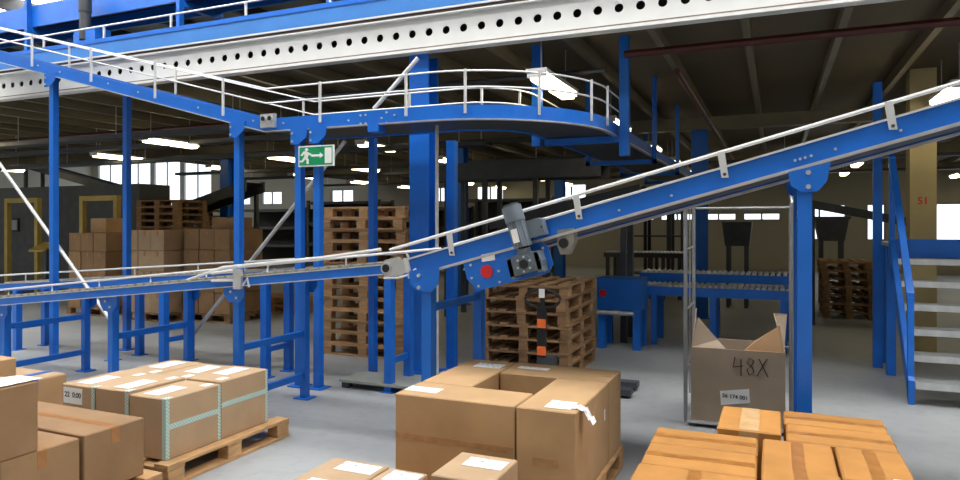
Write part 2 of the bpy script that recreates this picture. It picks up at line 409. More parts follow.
# ---- centre pallet: four long cartons laid round a square hole
pallet(-1.52, 4.08, 0, 1.14, 1.16, 'wooden pallet under the four big cartons in the middle', along='y')
P1 = .144
def band(r, sx, sy, z, h, faces='f'):
    if 'f' in faces: pbox('tape_band', r, (0, -sy / 2 - .0008, z), (sx - .01, .0012, h), TAPEF)
c = carton(-2.075, -1.317, 3.512, 3.832, P1, .65, 'big brown carton at the front left of the hollow square, label near its corner', 'four big cartons on the middle pallet',
       labels=[('top', -.26, -.02, .22, .11)]); band(c, .758, .32, .26, .035)
c = carton(-1.307, -.970, 3.512, 4.272, P1, .65, 'big brown carton, front right of the hollow square, with curling paper slip', 'four big cartons on the middle pallet',
       labels=[('top', .05, -.25, .15, .16), ('side', .28, .33, .03, .07)]); band(c, .16, .76, .22, .045)
slip = MB(); pts = [(.10, .508), (.15, .512), (.19, .505), (.225, .46), (.25, .44)]
for (a, za), (b, zb) in zip(pts, pts[1:]):
    slip.quad_prism([(a, -.30, za), (b, -.30 - (b - .1) * .25, zb), (b, -.22 - (b - .1) * .25, zb), (a, -.22, za)], [(a, -.30, za + .001), (b, -.30 - (b - .1) * .25, zb + .001), (b, -.22 - (b - .1) * .25, zb + .001), (a, -.22, za + .001)])
slip.build('paper_slip', LABEL, c)
c = carton(-1.712, -.970, 4.285, 4.66, P1, .65, 'big brown carton across the back of the hollow square', 'four big cartons on the middle pallet', labels=[('top', -.20, .02, .22, .07)], tape='x', tails=False, tm=CARD)
c = carton(-2.075, -1.724, 3.842, 4.63, P1, .65, 'big brown carton along the back left of the hollow square', 'four big cartons on the middle pallet', labels=[('top', .04, .22, .20, .14)])
# ---- small cartons at the bottom edge
pallet(-1.71, 3.03, 0, 1.0, .82, 'low wooden pallet under the three small cartons at the front', along='x')
carton(-2.175, -1.835, 2.66, 3.05, P1, .40, 'small tan carton with a white label, left of the three at the front', 'small cartons in the front', labels=[('top', .04, .10, .22, .12), ('top', -.02, -.14, .15, .08)], m=CARDB)
carton(-1.822, -1.60, 2.64, 3.03, P1, .40, 'small tan carton with a white label, middle of the three at the front', 'small cartons in the front', labels=[('top', .02, .10, .17, .13)], m=CARDB)
carton(-1.585, -1.255, 3.03, 3.40, P1, .40, 'small tan carton against the big cartons, right of the three at the front', 'small cartons in the front', labels=[('top', .03, .06, .22, .13)], m=CARDB)
# ---- orange cartons right front
T = .64
pallet(-.015, 3.32, 0, 1.16, 1.56, 'wooden pallet under the orange-brown taped cartons', along='y')
OG = 'orange-brown cartons on the right pallet'
yk = dict(m=CARDY, tm=TAPEY, bev=.008)
carton(-.537, -.072, 3.225, 3.48, P1, T, 'long orange-brown carton at the back left corner of its pallet', OG, tape='x', rz=.02, **yk)
carton(-.530, -.070, 2.925, 3.217, P1, T, 'long orange-brown carton, second row on the left of its pallet', OG, tape='x', rz=.02, **yk)
carton(-.530, -.062, 2.56, 2.91, P1, T + .004, 'yellowish carton at the front left of the orange pallet with upright tape', OG, tape='y', **yk)
carton(-.262, .028, 3.535, 3.97, P1, T + .015, 'square orange-brown carton below the open grey box with clear tape', OG, tape='y', m=CARDY, tm=TAPEC, tw=.09)
carton(.042, .508, 3.80, 4.06, P1, T, 'long orange-brown carton at the back right, nearest the blue post', OG, tape='x', rz=-.01, **yk)
carton(.050, .510, 3.505, 3.79, P1, T, 'long orange-brown carton, second row from the blue post', OG, tape='x', rz=-.01, **yk)
carton(-.052, .236, 3.06, 3.49, P1, T, 'orange-brown carton in the middle of its pallet with a dark tape strip', OG, tape='y', **yk)
carton(.250, .512, 3.06, 3.49, P1, T, 'orange-brown carton at the right edge of its pallet with a slanted tape strip', OG, tape='y', labels=[('top', .10, -.19, .10, .08)], **yk)
carton(-.050, .240, 2.58, 3.045, P1, T + .012, 'orange-brown carton in the front row beside the yellowish one', OG, tape='y', **yk)
carton(.254, .512, 2.58, 3.045, P1, T - .02, 'orange-brown carton at the front right corner of its pallet', OG, tape='y', **yk)
# ---- left pallet with green and white tape
pallet(-4.04, 3.70, 0, 1.12, 1.16, 'wooden pallet under the six cartons with green and white tape', along='y')
LG = 'six cartons with green and white tape'
lx = (-4.55, -4.215, -3.895, -3.56)
nm = {(0, 0): 'front left', (1, 0): 'front middle', (2, 0): 'front right', (0, 1): 'back left', (1, 1): 'back middle', (2, 1): 'back right'}
for i in range(3):
    for j in range(2):
        y0, y1 = ((3.18, 3.645), (3.652, 4.125))[j]; top = .55 + (0, -.006, .004, -.01, -.014, 0)[i * 2 + j]
        c = carton(lx[i] + .003, lx[i + 1] - .003, y0, y1, P1, top, '%s carton of the six with green and white tape' % nm[(i, j)].capitalize(), LG, m=CARDB,
                   labels=[('top', (-.02, .02, -.03)[i], .06 if j else -.06, .14, .24), ('top', .1, -.16 if j else .17, .06, .08)])
        sx, sy, sz = lx[i + 1] - lx[i] - .006, y1 - y0, top - P1
        if j == 0:
            pbox('corner_tape', c, (sx / 2 - .016, -sy / 2 - .001, sz / 2), (.032, .0014, sz - .01), GTAPE)
            pbox('tape_tail', c, (sx / 2 - .02, -sy / 2 + .03, sz + .0008), (.045, .06, .0012), GTAPE)
        if i == 2:
            if j == 0: pbox('corner_tape', c, (sx / 2 + .001, -sy / 2 + .014, sz / 2), (.0014, .028, sz - .01), GTAPE)
            pbox('corner_tape', c, (sx / 2 + .001, sy / 2 - .012, sz / 2), (.0014, .024, sz - .01), GTAPE)
            pbox('side_tape', c, (sx / 2 + .0022, 0, .24 - .03 * (1 - j) + .0), (.0014, sy - .004, .036), GTAPE)
        if (i, j) == (0, 0):
            pbox('paper_label', c, (-.05, -sy / 2 - .0025, sz - .075), (.19, .0014, .11), PAPER)
            text_part('label_print', '22  0:00', .05, INK, c, (-.05, -sy / 2 - .0035, sz - .07), (math.pi / 2, 0, 0))
# ---- left foreground cartons
pallet(-4.02, 2.58, 0, 1.2, .9, 'wooden pallet under the dark brown cartons at the left edge', along='x')
TL = .486
carton(-4.50, -3.50, 2.575, 2.965, P1, TL, 'long brown carton with tape along its top, beside the label 22', 'brown cartons at the left edge', m=CARDD, tape='x', tm=TAPE)
carton(-4.50, -3.515, 2.14, 2.562, P1, TL - .01, 'brown carton at the lower left carrying another carton', 'brown cartons at the left edge', m=CARDD, tape='x')
c = carton(-4.05, -3.51, 1.96, 2.325, TL - .0085, .84, 'dark brown carton with torn white paper, on top of the others at the left edge', 'brown cartons at the left edge', m=CARDD, rz=.02)
pp = MB(); 
for k in range(5):
    a = -.16 + k * .075; pp.quad_prism([(.04 + .03 * (k % 2), a, .366), (.245, a, .366), (.245, a + .075, .366), (.04 + .03 * ((k + 1) % 2), a + .075, .366)], [(.04 + .03 * (k % 2), a, .368), (.262, a, .372), (.262, a + .075, .369), (.04 + .03 * ((k + 1) % 2), a + .075, .368)])
pp.build('torn_paper', PAPER, c)
carton(-4.42, -4.02, 2.37, 2.54, TL - .0085, .885, 'brown carton standing behind the torn one at the left edge', 'brown cartons at the left edge', m=CARD)
pallet(-5.42, 3.30, 0, .86, .64, 'low wooden pallet under the carton with blue strap', along='x')
c = carton(-5.80, -5.02, 3.05, 3.55, P1, .50, 'brown carton with a pale top and blue strap behind the left cartons', m=CARD)
pbox('lid', c, (0, 0, .3575), (.77, .49, .003), CARDB)
pbox('strap', c, (0, .0, .3605), (.79, .05, .002), BTAPE); pbox('strap_tail', c, (.3915, 0, .31), (.002, .05, .10), BTAPE); pbox('cross_strap', c, (.20, 0, .363), (.05, .495, .002), BTAPE)

# ------------------------------------------------------------------ conveyors
def bolts(parent, pts, Y, r=.011, m=STEEL):
    for p in pts: MB().cyl((p[0], Y, p[1]), (p[0], Y - .012, p[1]), r, 8).build('bolt', m, parent)
FY, RY = 4.35, 5.30
SL = .275
def hI(x): return 1.447 + SL * (x + 2.26)
# gently sloping roller conveyor on the left
def hL(x): return 1.36 + .0985 * (x + 2.57)
rc = thing('roller_conveyor', 'blue gravity roller conveyor on legs running along the left side', 'conveyor', (-5.2, 4.8, 0))
x0, x1 = -9.0, -2.66
for Y, nm_ in ((FY, 'side_rail'), (RY, 'side_rail')):
    MB().rail([(x0, Y, hL(x0)), (x1, Y, hL(x1))], -.02, .02, -.062, 0).build(nm_, BLUE, rc)
    MB().rail([(x0, Y, hL(x0)), (x1, Y, hL(x1))], -.026, .03, .0, .008).build('rail_edge', STEEL, rc)
    MB().rail([(x0, Y, hL(x0)), (x1, Y, hL(x1))], -.03, .02, -.070, -.062).build('rail_edge', STEEL, rc)
rm = MB().cyl((0, -.45, 0), (0, .45, 0), .025, 10); me = bpy.data.meshes.new('roller'); me.from_pydata(rm.v, [], rm.f); me.materials.append(mat('roller_steel', (.30, .29, .25), .4, .5))
x = -8.95
while x < -2.75:
    link('roller', me, rc, (x, (FY + RY) / 2, hL(x) + .004)); x += .105
def cross(parent, xa, ya, yb, z, m=BLUE): MB().box(xa - .02, xa + .02, ya, yb, z - .028, z + .028).build('cross_bar', m, parent)
for i, x in enumerate((-8.65, -7.15, -5.60, -4.11)):
    for Y in (FY + .06, RY - .02):
        MB().box(x - .03, x + .03, Y - .035, Y + .035, .012, hL(x) - .075).build('leg', BLUE, rc)
        MB().box(x - .08, x + .08, Y - .07, Y + .07, 0, .012).build('foot_plate', BLUE, rc)
        z = hL(x) + .02; yy = Y - .055 if Y < 5 else Y + .045
        MB().poly([(x - .11, yy, z - .09), (x + .11, yy, z - .09), (x + .11, yy, z - .16), (x + .06, yy, z - .22), (x - .06, yy, z - .22), (x - .11, yy, z - .16)], (0, .01, 0)).build('bracket', BLUE, rc)
        if Y < 5: bolts(rc, [(x - .03, z - .13), (x + .03, z - .18)], yy)
    cross(rc, x, FY + .11, RY - .07, .22); cross(rc, x, FY + .11, RY - .07, .62)
gz = .10
MB().tube([(x0, RY + .03, hL(x0) + gz), (-4.0, RY + .03, hL(-4) + gz), (-2.68, RY + .02, hI(-2.58) + .085)], .012).build('guide_rod', WROD, rc)
x = -8.6
while x < -4.4: MB().tube([(x, RY + .03, hL(x)), (x - .02, RY + .05, hL(x) + .05), (x, RY + .03, hL(x) + gz)], .009, 6).build('rod_bracket', WROD, rc); x += .8
MB().tube([(-4.6, FY - .02, hL(-4.6) + .02), (-4.2, FY - .02, hL(-4.2) + .10), (-3.2, FY - .02, hL(-3.2) + .10), (-2.68, FY - .02, hL(-2.68) + .12)], .012).build('guide_rod', WROD, rc)
xs = -4.02; g = thing('lever_clamp', 'small grey end stop clamp on the near rail of the roller conveyor', 'clamp', (xs, FY, hL(xs)))
MB().box(xs - .04, xs + .04, FY - .06, FY - .031, hL(xs) - .09, hL(xs) + .07).build('plate', STEEL, g)
MB().tube([(xs - .28, FY - .045, hL(xs) + .03), (xs - .05, FY - .045, hL(xs) + .06)], .014).build('rod', WROD, g)
MB().tube([(xs - .28, FY - .045, hL(xs) - .03), (xs - .05, FY - .045, hL(xs) - .02)], .012).build('rod', WROD, g)
MB().tube([(xs + .05, FY - .045, hL(xs) - .06), (xs + .10, FY - .05, hL(xs) + .0), (xs + .12, FY - .05, hL(xs) - .07)], .010).build('hook', STEEL, g)
# a second low conveyor behind
def hR(x): return .85 + .065 * (x + 9.6)
r2 = thing('roller_conveyor', 'second low blue conveyor parallel behind the left roller conveyor', 'conveyor', (-6.2, 6.1, 0))
for Y in (5.82, 6.20):
    MB().rail([(-9.6, Y, hR(-9.6)), (-3.3, Y, hR(-3.3))], -.02, .02, -.09, 0).build('side_rail', BLUE, r2)
    MB().rail([(-9.6, Y, hR(-9.6)), (-3.3, Y, hR(-3.3))], -.026, .026, 0, .008).build('rail_edge', STEEL, r2)
MB().tube([(-9.6, 5.80, hR(-9.6) + .12), (-3.3, 5.80, hR(-3.3) + .12), (-3.25, 5.80, hR(-3.3) + .02)], .012).build('guide_rod', WROD, r2)
rm2 = MB().cyl((0, -.165, 0), (0, .165, 0), .025, 10); me2 = bpy.data.meshes.new('roller'); me2.from_pydata(rm2.v, [], rm2.f); me2.materials.append(STEEL)
x = -9.5
while x < -3.35: link('roller', me2, r2, (x, 6.01, hR(x) + .002)); x += .13
for x in (-9.2, -7.4, -6.55, -5.05, -3.5):
    for Y in (5.82, 6.20):
        MB().box(x - .04, x + .04, Y - .04, Y + .04, .01, hR(x) - .09).build('leg', BLUE, r2); MB().box(x - .07, x + .07, Y - .07, Y + .07, 0, .01).build('foot_plate', BLUE, r2)
    cross(r2, x, 5.86, 6.16, .30)
for x in (-9.0, -8.0, -7.0, -6.0, -5.0, -4.0): MB().tube([(x, 5.80, hR(x)), (x, 5.80, hR(x) + .12)], .009, 6).build('rod_bracket', WROD, r2)

# inclined belt conveyor
ANG = math.atan(SL)
ic = thing('incline_conveyor', 'long blue belt conveyor climbing to the right across the picture', 'conveyor', (-1, 4.8, 0))
xa, xb = -2.44, 2.2; t = .118
for Y in (FY, RY):
    MB().rail([(xa, Y, hI(xa)), (xb, Y, hI(xb))], -.02, .02, -t, 0).build('side_rail', BLUE, ic)
    MB().rail([(xa, Y, hI(xa)), (xb, Y, hI(xb))], -.035, .03, 0, .012).build('rail_edge', WROD, ic)
    MB().rail([(xa, Y, hI(xa)), (xb, Y, hI(xb))], -.04, .02, -t - .018, -t).build('rail_edge', STEEL, ic)
MB().rail([(xa, (FY + RY) / 2, hI(xa)), (xb, (FY + RY) / 2, hI(xb))], -.43, .43, -.03, -.015).build('belt', RUBBER, ic)
MB().rail([(xa + .2, (FY + RY) / 2, hI(xa + .2)), (xb, (FY + RY) / 2, hI(xb))], -.43, .43, -.105, -.10).build('underpan', DGREY, ic)
for Y, z in ((FY - .02, .085), (RY + .02, .085)):
    MB().tube([(-2.60, Y, hI(-2.5) + z), (xb, Y, hI(xb) + z)], .012).build('guide_rod', WROD, ic)
for px in (452, 578, 722, 888):
    x = xat(px, FY); z = hI(x); b = MB()
    b.quad_prism([(x - .025, FY - .042, z + .10), (x + .018, FY - .042, z + .10), (x + .04, FY - .042, z - .055), (x, FY - .042, z - .055)], [(x - .025, FY - .036, z + .10), (x + .018, FY - .036, z + .10), (x + .04, FY - .036, z - .055), (x, FY - .036, z - .055)])
    b.build('rod_bracket', WROD, ic); MB().cyl((x + .018, FY - .042, z - .035), (x + .018, FY - .048, z - .035), .010, 8).build('bolt', DGREY, ic)
def mitre(pts, Y, d=.012): return MB().poly([at_y(px, py, Y) for px, py in pts], (0, d, 0))
for (px, plate, bl) in ((429, [(409, 271), (410, 284), (417, 291), (431, 292), (438, 284), (439, 266)], [(422, 275), (422, 287)]),
                        (804.5, [(788, 172), (791, 186), (801, 192), (818, 191), (827, 181), (831, 162)], [(808, 173), (808, 187)])):
    x = xat(px, FY + .02); z = hI(x) - t - .02
    for Y in (FY + .02, RY - .02):
        MB().box(x - .038, x + .038, Y - .045, Y + .045, .012, z - .05).build('post', BLUE, ic)
        MB().box(x - .1, x + .1, Y - .09, Y + .09, 0, .012).build('foot_plate', BLUE, ic)
    mitre(plate, FY - .045).build('support_plate', BLUE, ic)
    bolts(ic, [(at_y(a, b, FY)[0], at_y(a, b, FY)[2]) for a, b in bl], FY - .045, .014)
    dx = x - xat(px, FY - .045); dy = RY - FY
    p2 = MB().poly([(q[0] + .0, RY + .03, q[2]) for q in [at_y(a, b, FY - .045) for a, b in plate]], (0, .012, 0)); p2.build('support_plate', BLUE, ic)
    cross(ic, x, FY + .07, RY - .07, .35); cross(ic, x, FY + .07, RY - .07, z - .25)
bolts(ic, [(xat(p, FY), hI(xat(p, FY)) - .075) for p in (620, 672, 795, 800, 805, 811, 835, 900)], FY - .02, .008)
# drive plate, red disc, motor and gear box
dp = mitre([(463, 262), (467, 279), (477, 291), (548, 273), (553, 264), (548, 247), (538, 240)], FY - .035, .015).build('drive_plate', BLUE, ic)
q = at_y(487, 271.5, FY - .035); MB().cyl((q[0], FY - .035, q[2]), (q[0], FY - .045, q[2]), .045, 24).build('red_disc', RED, dp)
mitre([(481, 255), (482, 262), (495, 260), (494, 252)], FY - .038, .003).build('plate_label', PAPER, dp)
bolts(dp, [(at_y(a, b, FY - .035)[0], at_y(a, b, FY - .035)[2]) for a, b in ((471, 265), (472, 278), (479, 286), (500, 282), (499, 271), (545, 270), (543, 248))], FY - .035, .009)
ui = Vector((math.cos(ANG), 0, math.sin(ANG))); ni = Vector((-math.sin(ANG), 0, math.cos(ANG))); yo = Vector((0, -1, 0))
def ip(px, py, Y=FY - .13): return Vector(at_y(px, py, Y))
mt = MB(); top, bot = ip(515.5, 221), ip(523.5, 247); mt.cyl(top, bot, .058, 20)
ax = (bot - top).normalized()
for k in range(10):
    tt = 2 * math.pi * k / 10; rr = .06 * (math.cos(tt) * ui + math.sin(tt) * yo); mt.cyl(top + rr * .95, bot + rr * .95, .008, 6)
mo = mt.build('drive_motor', GREY, ic, True)
MB().cyl(top - ax * .10, top + ax * .005, .067, 20).build('fan_cover', GREY, mo, True)
MB().cyl(top - ax * .115, top - ax * .10, .052, 20).build('fan_grille', DGREY, mo)
tb = ip(535, 228); MB().poly([tb + ui * a + ni * b for a, b in ((-.055, -.055), (.055, -.055), (.055, .045), (.035, .06), (-.055, .06))], (0, .09, 0)).build('terminal_box', GREY, mo)
np_ = ip(515, 236, FY - .195); MB().poly([np_ + ui * a + ni * b for a, b in ((-.022, -.045), (.022, -.045), (.022, .045), (-.022, .045))], (0, .003, 0)).build('name_plate', PAPER, mo)
gc = ip(525, 264, FY - .16)
gb = MB().poly([gc + ui * a + ni * b for a, b in ((-.12, -.06), (.10, -.06), (.115, 0), (.10, .05), (.045, .075), (-.045, .075), (-.12, .05))], (0, .11, 0)).build('gear_box', GREY, ic)
MB().cyl(gc, gc - Vector((0, .02, 0)), .06, 20).build('flange', GREY, gb, True)
MB().cyl(gc - Vector((0, .02, 0)), gc - Vector((0, .032, 0)), .03, 16).build('output_hub', BLACK, gb, True)
for a in range(6):
    tt = 2 * math.pi * a / 6 + .3; pb = gc + ui * .048 * math.cos(tt) + ni * .048 * math.sin(tt); MB().cyl(pb - Vector((0, .02, 0)), pb - Vector((0, .028, 0)), .008, 6).build('bolt', STEEL, gb)
MB().cyl(bot, gc + ni * .07 + Vector((0, .04, 0)), .045, 16).build('neck', GREY, gb, True)
for s in (-.105, .09): MB().poly([gc + ui * (s + a) + ni * b for a, b in ((-.015, -.075), (.015, -.075), (.015, .065), (-.015, .065))], (0, .125, 0)).build('mounting_rib', GREY, gb)
q = at_y(566, 243, FY); sb = MB().poly([(q[0] + a, FY - .03, q[2] + b) for a, b in ((-.05, .085), (.06, .10), (.06, .0), (.02, -.075), (-.03, -.075), (-.05, -.02))], (0, .09, 0)).build('bearing_bracket', mat('cast_grey', (.30, .29, .26), .5, .3, .2, 12), ic)
MB().cyl((q[0] - .005, FY - .03, q[2]), (q[0] - .005, FY - .05, q[2]), .032, 16).build('bearing', BLACK, sb)
MB().tube([tuple(tb + ui * .05), (q[0] - .22, FY - .06, q[2] + .02), (q[0] - .28, FY - .06, q[2] - .03), tuple(gc + ui * .1)], .007, 6).build('cable', BLACK, ic)
# transfer roller at the foot of the incline
jx = xat(389, FY); jz = at_y(389, 268, FY)[2]
tr = MB().poly([at_y(a, b, FY - .03) for a, b in ((384.5, 260), (397, 257), (406, 262), (407, 272), (399, 276), (384.5, 277))], (0, .02, 0)).build('transfer_plate', STEEL, ic)
MB().cyl((jx, FY - .05, jz), (jx, RY, jz), .030, 18).build('transfer_roller', BLACK, ic)
MB().cyl((jx, FY - .045, jz), (jx, FY - .03, jz), .044, 18).build('roller_ring', STEEL, tr)
mitre([(403, 258), (407, 258), (410, 272), (406, 273)], FY - .045, .02).build('clamp_plate', WROD, ic)
MB().tube([at_y(a, b, FY - .03) for a, b in ((384, 278), (398, 278), (408, 275), (416, 269))], .009, 6).build('edge_pipe', WROD, ic)

# elevated conveyor with the big bend
uc = thing('elevated_conveyor', 'elevated blue conveyor bending round under the mezzanine, with white guard rails', 'conveyor', (-5, 5.9, 0))
UY, UW, HU = 5.60, .80, 2.75
cxA, cyA = -3.02, 7.02; R = cyA - UY; XC = -4.85
def hU(x): return HU + max(0, (XC - x)) * .262
path = [(-10.6, UY, hU(-10.6)), (XC, UY, HU), (cxA, UY, HU)]
NA = 18
for k in range(1, NA + 1):
    a = math.pi / 2 * k / NA; path.append((cxA + R * math.sin(a), cyA - R * math.cos(a), HU))
path.append((cxA + R, 16.5, HU))
t = .128
MB().rail(path, -.02, .02, -t, 0).build('side_rail', BLUE, uc)
MB().rail(path, -.032, .02, -t - .012, -t).build('rail_edge', STEEL, uc)
MB().rail(path, UW - .02, UW + .02, -t, 0).build('side_rail', BLUE, uc)
MB().rail(path, .03, UW - .03, -.03, -.02).build('belt', RUBBER, uc)
MB().rail(path, .03, UW - .03, -.115, -.11).build('underpan', DGREY, uc)
gp = path[:-1] + [(cxA + R, 8.0, HU)]
for off in (-.0, UW):
    for z in (.165, .315):
        mb = MB(); pts = []
        P = [Vector(p) for p in gp]
        for k in range(len(P)):
            d = (P[min(k + 1, len(P) - 1)] - P[max(k - 1, 0)]); d.z = 0; d.normalize(); n = Vector((-d.y, d.x, 0)); pts.append(P[k] + n * off + Vector((0, 0, z)))
        mb.tube(pts, .0095).build('guard_rail', WROD, uc)
def upost(x, y, h, nx, ny, off=0):
    MB().box(x - .011, x + .011, y - .010, y + .010, h - .08 if not off else h, h + .325).build('upright', WROD, uc)
for px in (-60, 32, 91, 155, 223, 320, 406): x = xat(px, UY - .03); upost(x, UY - .03, hU(x), 0, -1)
for a in (.30, .78, 1.24, 1.5): upost(cxA + (R + .03) * math.sin(a), cyA - (R + .03) * math.cos(a), HU, 0, 0)
for x in (-9.0, -7.0, -5.0, -3.6): upost(x, UY + UW, hU(x), 0, 1, 1)
for a in (.4, 1.1): upost(cxA + (R - UW) * math.sin(a), cyA - (R - UW) * math.cos(a), HU, 0, 0, 1)
def upostleg(px, Y, wd=.074):
    x = xat(px, Y); z = hU(x) - .143
    MB().box(x - wd / 2, x + wd / 2, Y - .037, Y + .037, .012, z).build('post', BLUE, uc)
    MB().box(x - .09, x + .09, Y - .09, Y + .09, 0, .012).build('foot_plate', BLUE, uc)
    if Y < 6:
        MB().poly([(x - .045, UY - .035, z + .02), (x + .17, UY - .035, z + .02), (x + .15, UY - .035, z - .07), (x + .06, UY - .035, z - .14), (x - .045, UY - .035, z - .14)], (0, .012, 0)).build('bracket', BLUE, uc)
        bolts(uc, [(x - .02, z - .03), (x - .02, z - .11)], UY - .035, .012)
    return x
for px in (54, 239, 300, 318.5): upostleg(px, UY + .06)
for px in (127, 373): upostleg(px, UY + UW)
x = xat(452, 7.0); MB().box(x - .05, x + .05, 6.95, 7.05, .012, HU - .14).build('post', BLUE, uc); MB().box(x - .09, x + .09, 6.91, 7.09, 0, .012).build('foot_plate', BLUE, uc)
bolts(uc, [(xat(p, UY), hU(xat(p, UY)) - z) for p, z in ((40, .05), (62, .06), (110, .05), (140, .06), (200, .06), (244, .10), (255, .05), (285, .06), (350, .08), (362, .04), (367, .04), (362, .12), (367, .12), (383, .08), (388, .03), (388, .13), (396, .06))], UY - .02, .010)
q = at_y(269, 121, UY - .03)
jb = MB().box(q[0] - .09, q[0] + .09, UY - .06, UY - .021, q[2] - .07, q[2] + .07).build('joint_plate', STEEL, uc)
for s in (-.042, .042): MB().cyl((q[0] + s, UY - .06, q[2] + .02), (q[0] + s, UY - .075, q[2] + .02), .034, 16).build('roller_ring', STEEL, jb); MB().cyl((q[0] + s, UY - .075, q[2] + .02), (q[0] + s, UY - .079, q[2] + .02), .024, 16).build('roller_end', BLACK, jb)
q = at_y(376, 128, UY); MB().box(q[0] - .07, q[0] + .05, UY - .04, UY + .1, q[2] - .04, q[2] + .04).build('motor_stub', BLUE, uc)
# hanger at the end of the bend
x = cxA + R + .10
MB().box(x - .05, x + .05, 7.36, 7.46, HU - .35, GH + .138).build('hanger_post', BLUE, uc)
MB().box(x - .9, x + .05, 7.37, 7.45, HU - .20, HU - .13).build('hanger_beam', BLUE, uc)
x = cxA + R - UW - .1; MB().box(x - .05, x + .05, 7.36, 7.46, HU - .20, GH + .138).build('hanger_post', BLUE, uc)
for yy in (9.6, 12.0, 14.4):
    for x in (cxA + R + .07, cxA + R - UW - .07): MB().box(x - .03, x + .03, yy - .03, yy + .03, HU - .25, GH + .138).build('hanger_post', BLUE, uc)
    MB().box(cxA + R - UW - .1, cxA + R + .1, yy - .03, yy + .03, HU - .25, HU - .19).build('hanger_beam', BLUE, uc)
# diagonal braces
def brace(name, p, q, r, m, label):
    b = MB().tube([p, q], r, 10).build(name, m); return tag(b, label, 'brace')
brace('brace_tube', at_y(-30, 122, UY + .145), at_y(112, 322, UY + .145), .022, WROD, 'white diagonal brace tube crossing behind the leftmost blue post')
brace('brace_tube', at_y(345, 141, UY + .70), at_y(192, 336, UY + .70), .024, STEEL, 'long grey diagonal brace tube passing behind the exit sign')
brace('brace_tube', at_y(418, 58, UY + .93), at_y(374, 109, UY + .86), .024, WROD, 'short white diagonal brace above the exit sign, by the girder')
# exit sign
sx0, sz0 = at_y(298.5, 167, UY - .06)[0], at_y(298.5, 167, UY - .06)[2]; sx1, sz1 = at_y(333.5, 144.5, UY - .06)[0], at_y(333, 144.5, UY - .06)[2]
sg = thing('exit_sign', 'green emergency exit sign with running figure, arrow and door', 'sign', ((sx0 + sx1) / 2, UY - .05, sz0))
W_, H_ = sx1 - sx0, sz1 - sz0; yS = UY - .06
MB().box(sx0, sx1, yS, yS + .02, sz0, sz1).build('border', PAPER, sg)
MB().box(sx0 + .012, sx1 - .012, yS - .002, yS, sz0 + .012, sz1 - .012).build('panel', GREEN, sg)
def S(pts, nm_='pictogram'): MB().poly([(sx0 + u * W_, yS - .004, sz0 + v * H_) for u, v in pts], (0, .002, 0)).build(nm_, PAPER, sg)
S([(.76, .13), (.95, .13), (.95, .87), (.76, .87)], 'door_mark')
S([(.38, .47), (.62, .47), (.62, .38), (.72, .52), (.62, .66), (.62, .57), (.38, .57)], 'arrow')
S([(.24 + .05 * math.cos(k * .785), .82 + .075 * math.sin(k * .785)) for k in range(8)], 'figure_head')
S([(.16, .75), (.25, .74), (.30, .60), (.27, .42), (.17, .42), (.18, .58)], 'figure_body')
S([(.17, .44), (.25, .46), (.30, .34), (.30, .12), (.24, .12), (.24, .30)], 'figure_leg'); S([(.17, .48), (.22, .38), (.13, .22), (.04, .22), (.04, .30), (.10, .30)], 'figure_leg')
S([(.16, .75), (.19, .66), (.12, .52), (.06, .55)], 'figure_arm'); S([(.26, .72), (.25, .62), (.36, .52), (.40, .58)], 'figure_arm')
MB().box(xat(318, UY) - .015, xat(318, UY) + .015, yS + .02, UY + .01, sz1 - .06, sz1 - .02).build('mounting_clip', STEEL, sg)

# ------------------------------------------------------------------ on the mezzanine
dk = GH + .34
m1 = thing('deck_conveyor', 'blue conveyor with broad side panel on the mezzanine deck', 'conveyor', (-8, 7, dk))
DZ = dk + .02
ya = GY + .17
MB().box(-24, 1, ya, ya + .02, DZ + .06, DZ + .34).build('side_panel', mat('blue_panel', (.05, .22, .62), .35, 0, .08, 2), m1)
MB().box(-24, 1, ya - .01, ya + .05, DZ + .34, DZ + .40).build('top_channel', BLUE, m1)
MB().box(-24, 1, ya + .7, ya + .72, DZ + .06, DZ + .40).build('side_panel', BLUE, m1)
MB().box(-24, 1, ya + .03, ya + .69, DZ + .33, DZ + .345).build('belt', RUBBER, m1)
MB().tube([(-24, ya + .02, DZ + .58), (1, ya + .02, DZ + .58)], .014).build('guide_rod', WROD, m1)
x = -14.0
while x < 0: MB().box(x - .015, x + .015, ya, ya + .02, DZ + .38, DZ + .58).build('upright', WROD, m1); MB().box(x - .05, x + .05, ya + .06, ya + .66, dk + .004, DZ + .10).build('leg', BLUE, m1); x += 1.3
m2 = thing('upper_deck_conveyor', 'higher blue conveyor beam on posts above the mezzanine at the top left', 'conveyor', (-10, 8, dk))
MB().box(-26, -3.0, 8.0, 8.04, 5.20, 5.58).build('side_panel', BLUE, m2); MB().box(-26, -3.0, 8.7, 8.74, 5.20, 5.58).build('side_panel', BLUE, m2); MB().box(-26, -3, 8.04, 8.7, 5.46, 5.48).build('belt', RUBBER, m2)
for px in (28, 180, 330):
    x = xat(px, 7.95)
    for Y in (7.95, 8.79): MB().box(x - .037, x + .037, Y - .045, Y + .045, dk, 6.9).build('post', BLUE, m2)
    MB().box(x - .05, x + .05, 8.0, 8.74, 5.1, 5.19).build('cross_bar', BLUE, m2)
x = xat(88, 7.8); mm = MB().cyl((x, 7.75, 4.72), (x, 7.75, 5.18), .09, 16).build('drive_motor', DGREY, m2, True); MB().cyl((x, 7.75, 5.18), (x, 7.75, 5.5), .10, 16).build('fan_cover', DGREY, mm, True)
MB().box(x - .22, x + .30, 7.7, 7.99, 4.55, 4.9).build('gear_box', BLUE, m2); MB().box(x - .2, x + .2, 7.85, 8.7, dk, 4.55).build('motor_stand', DGREY, m2)

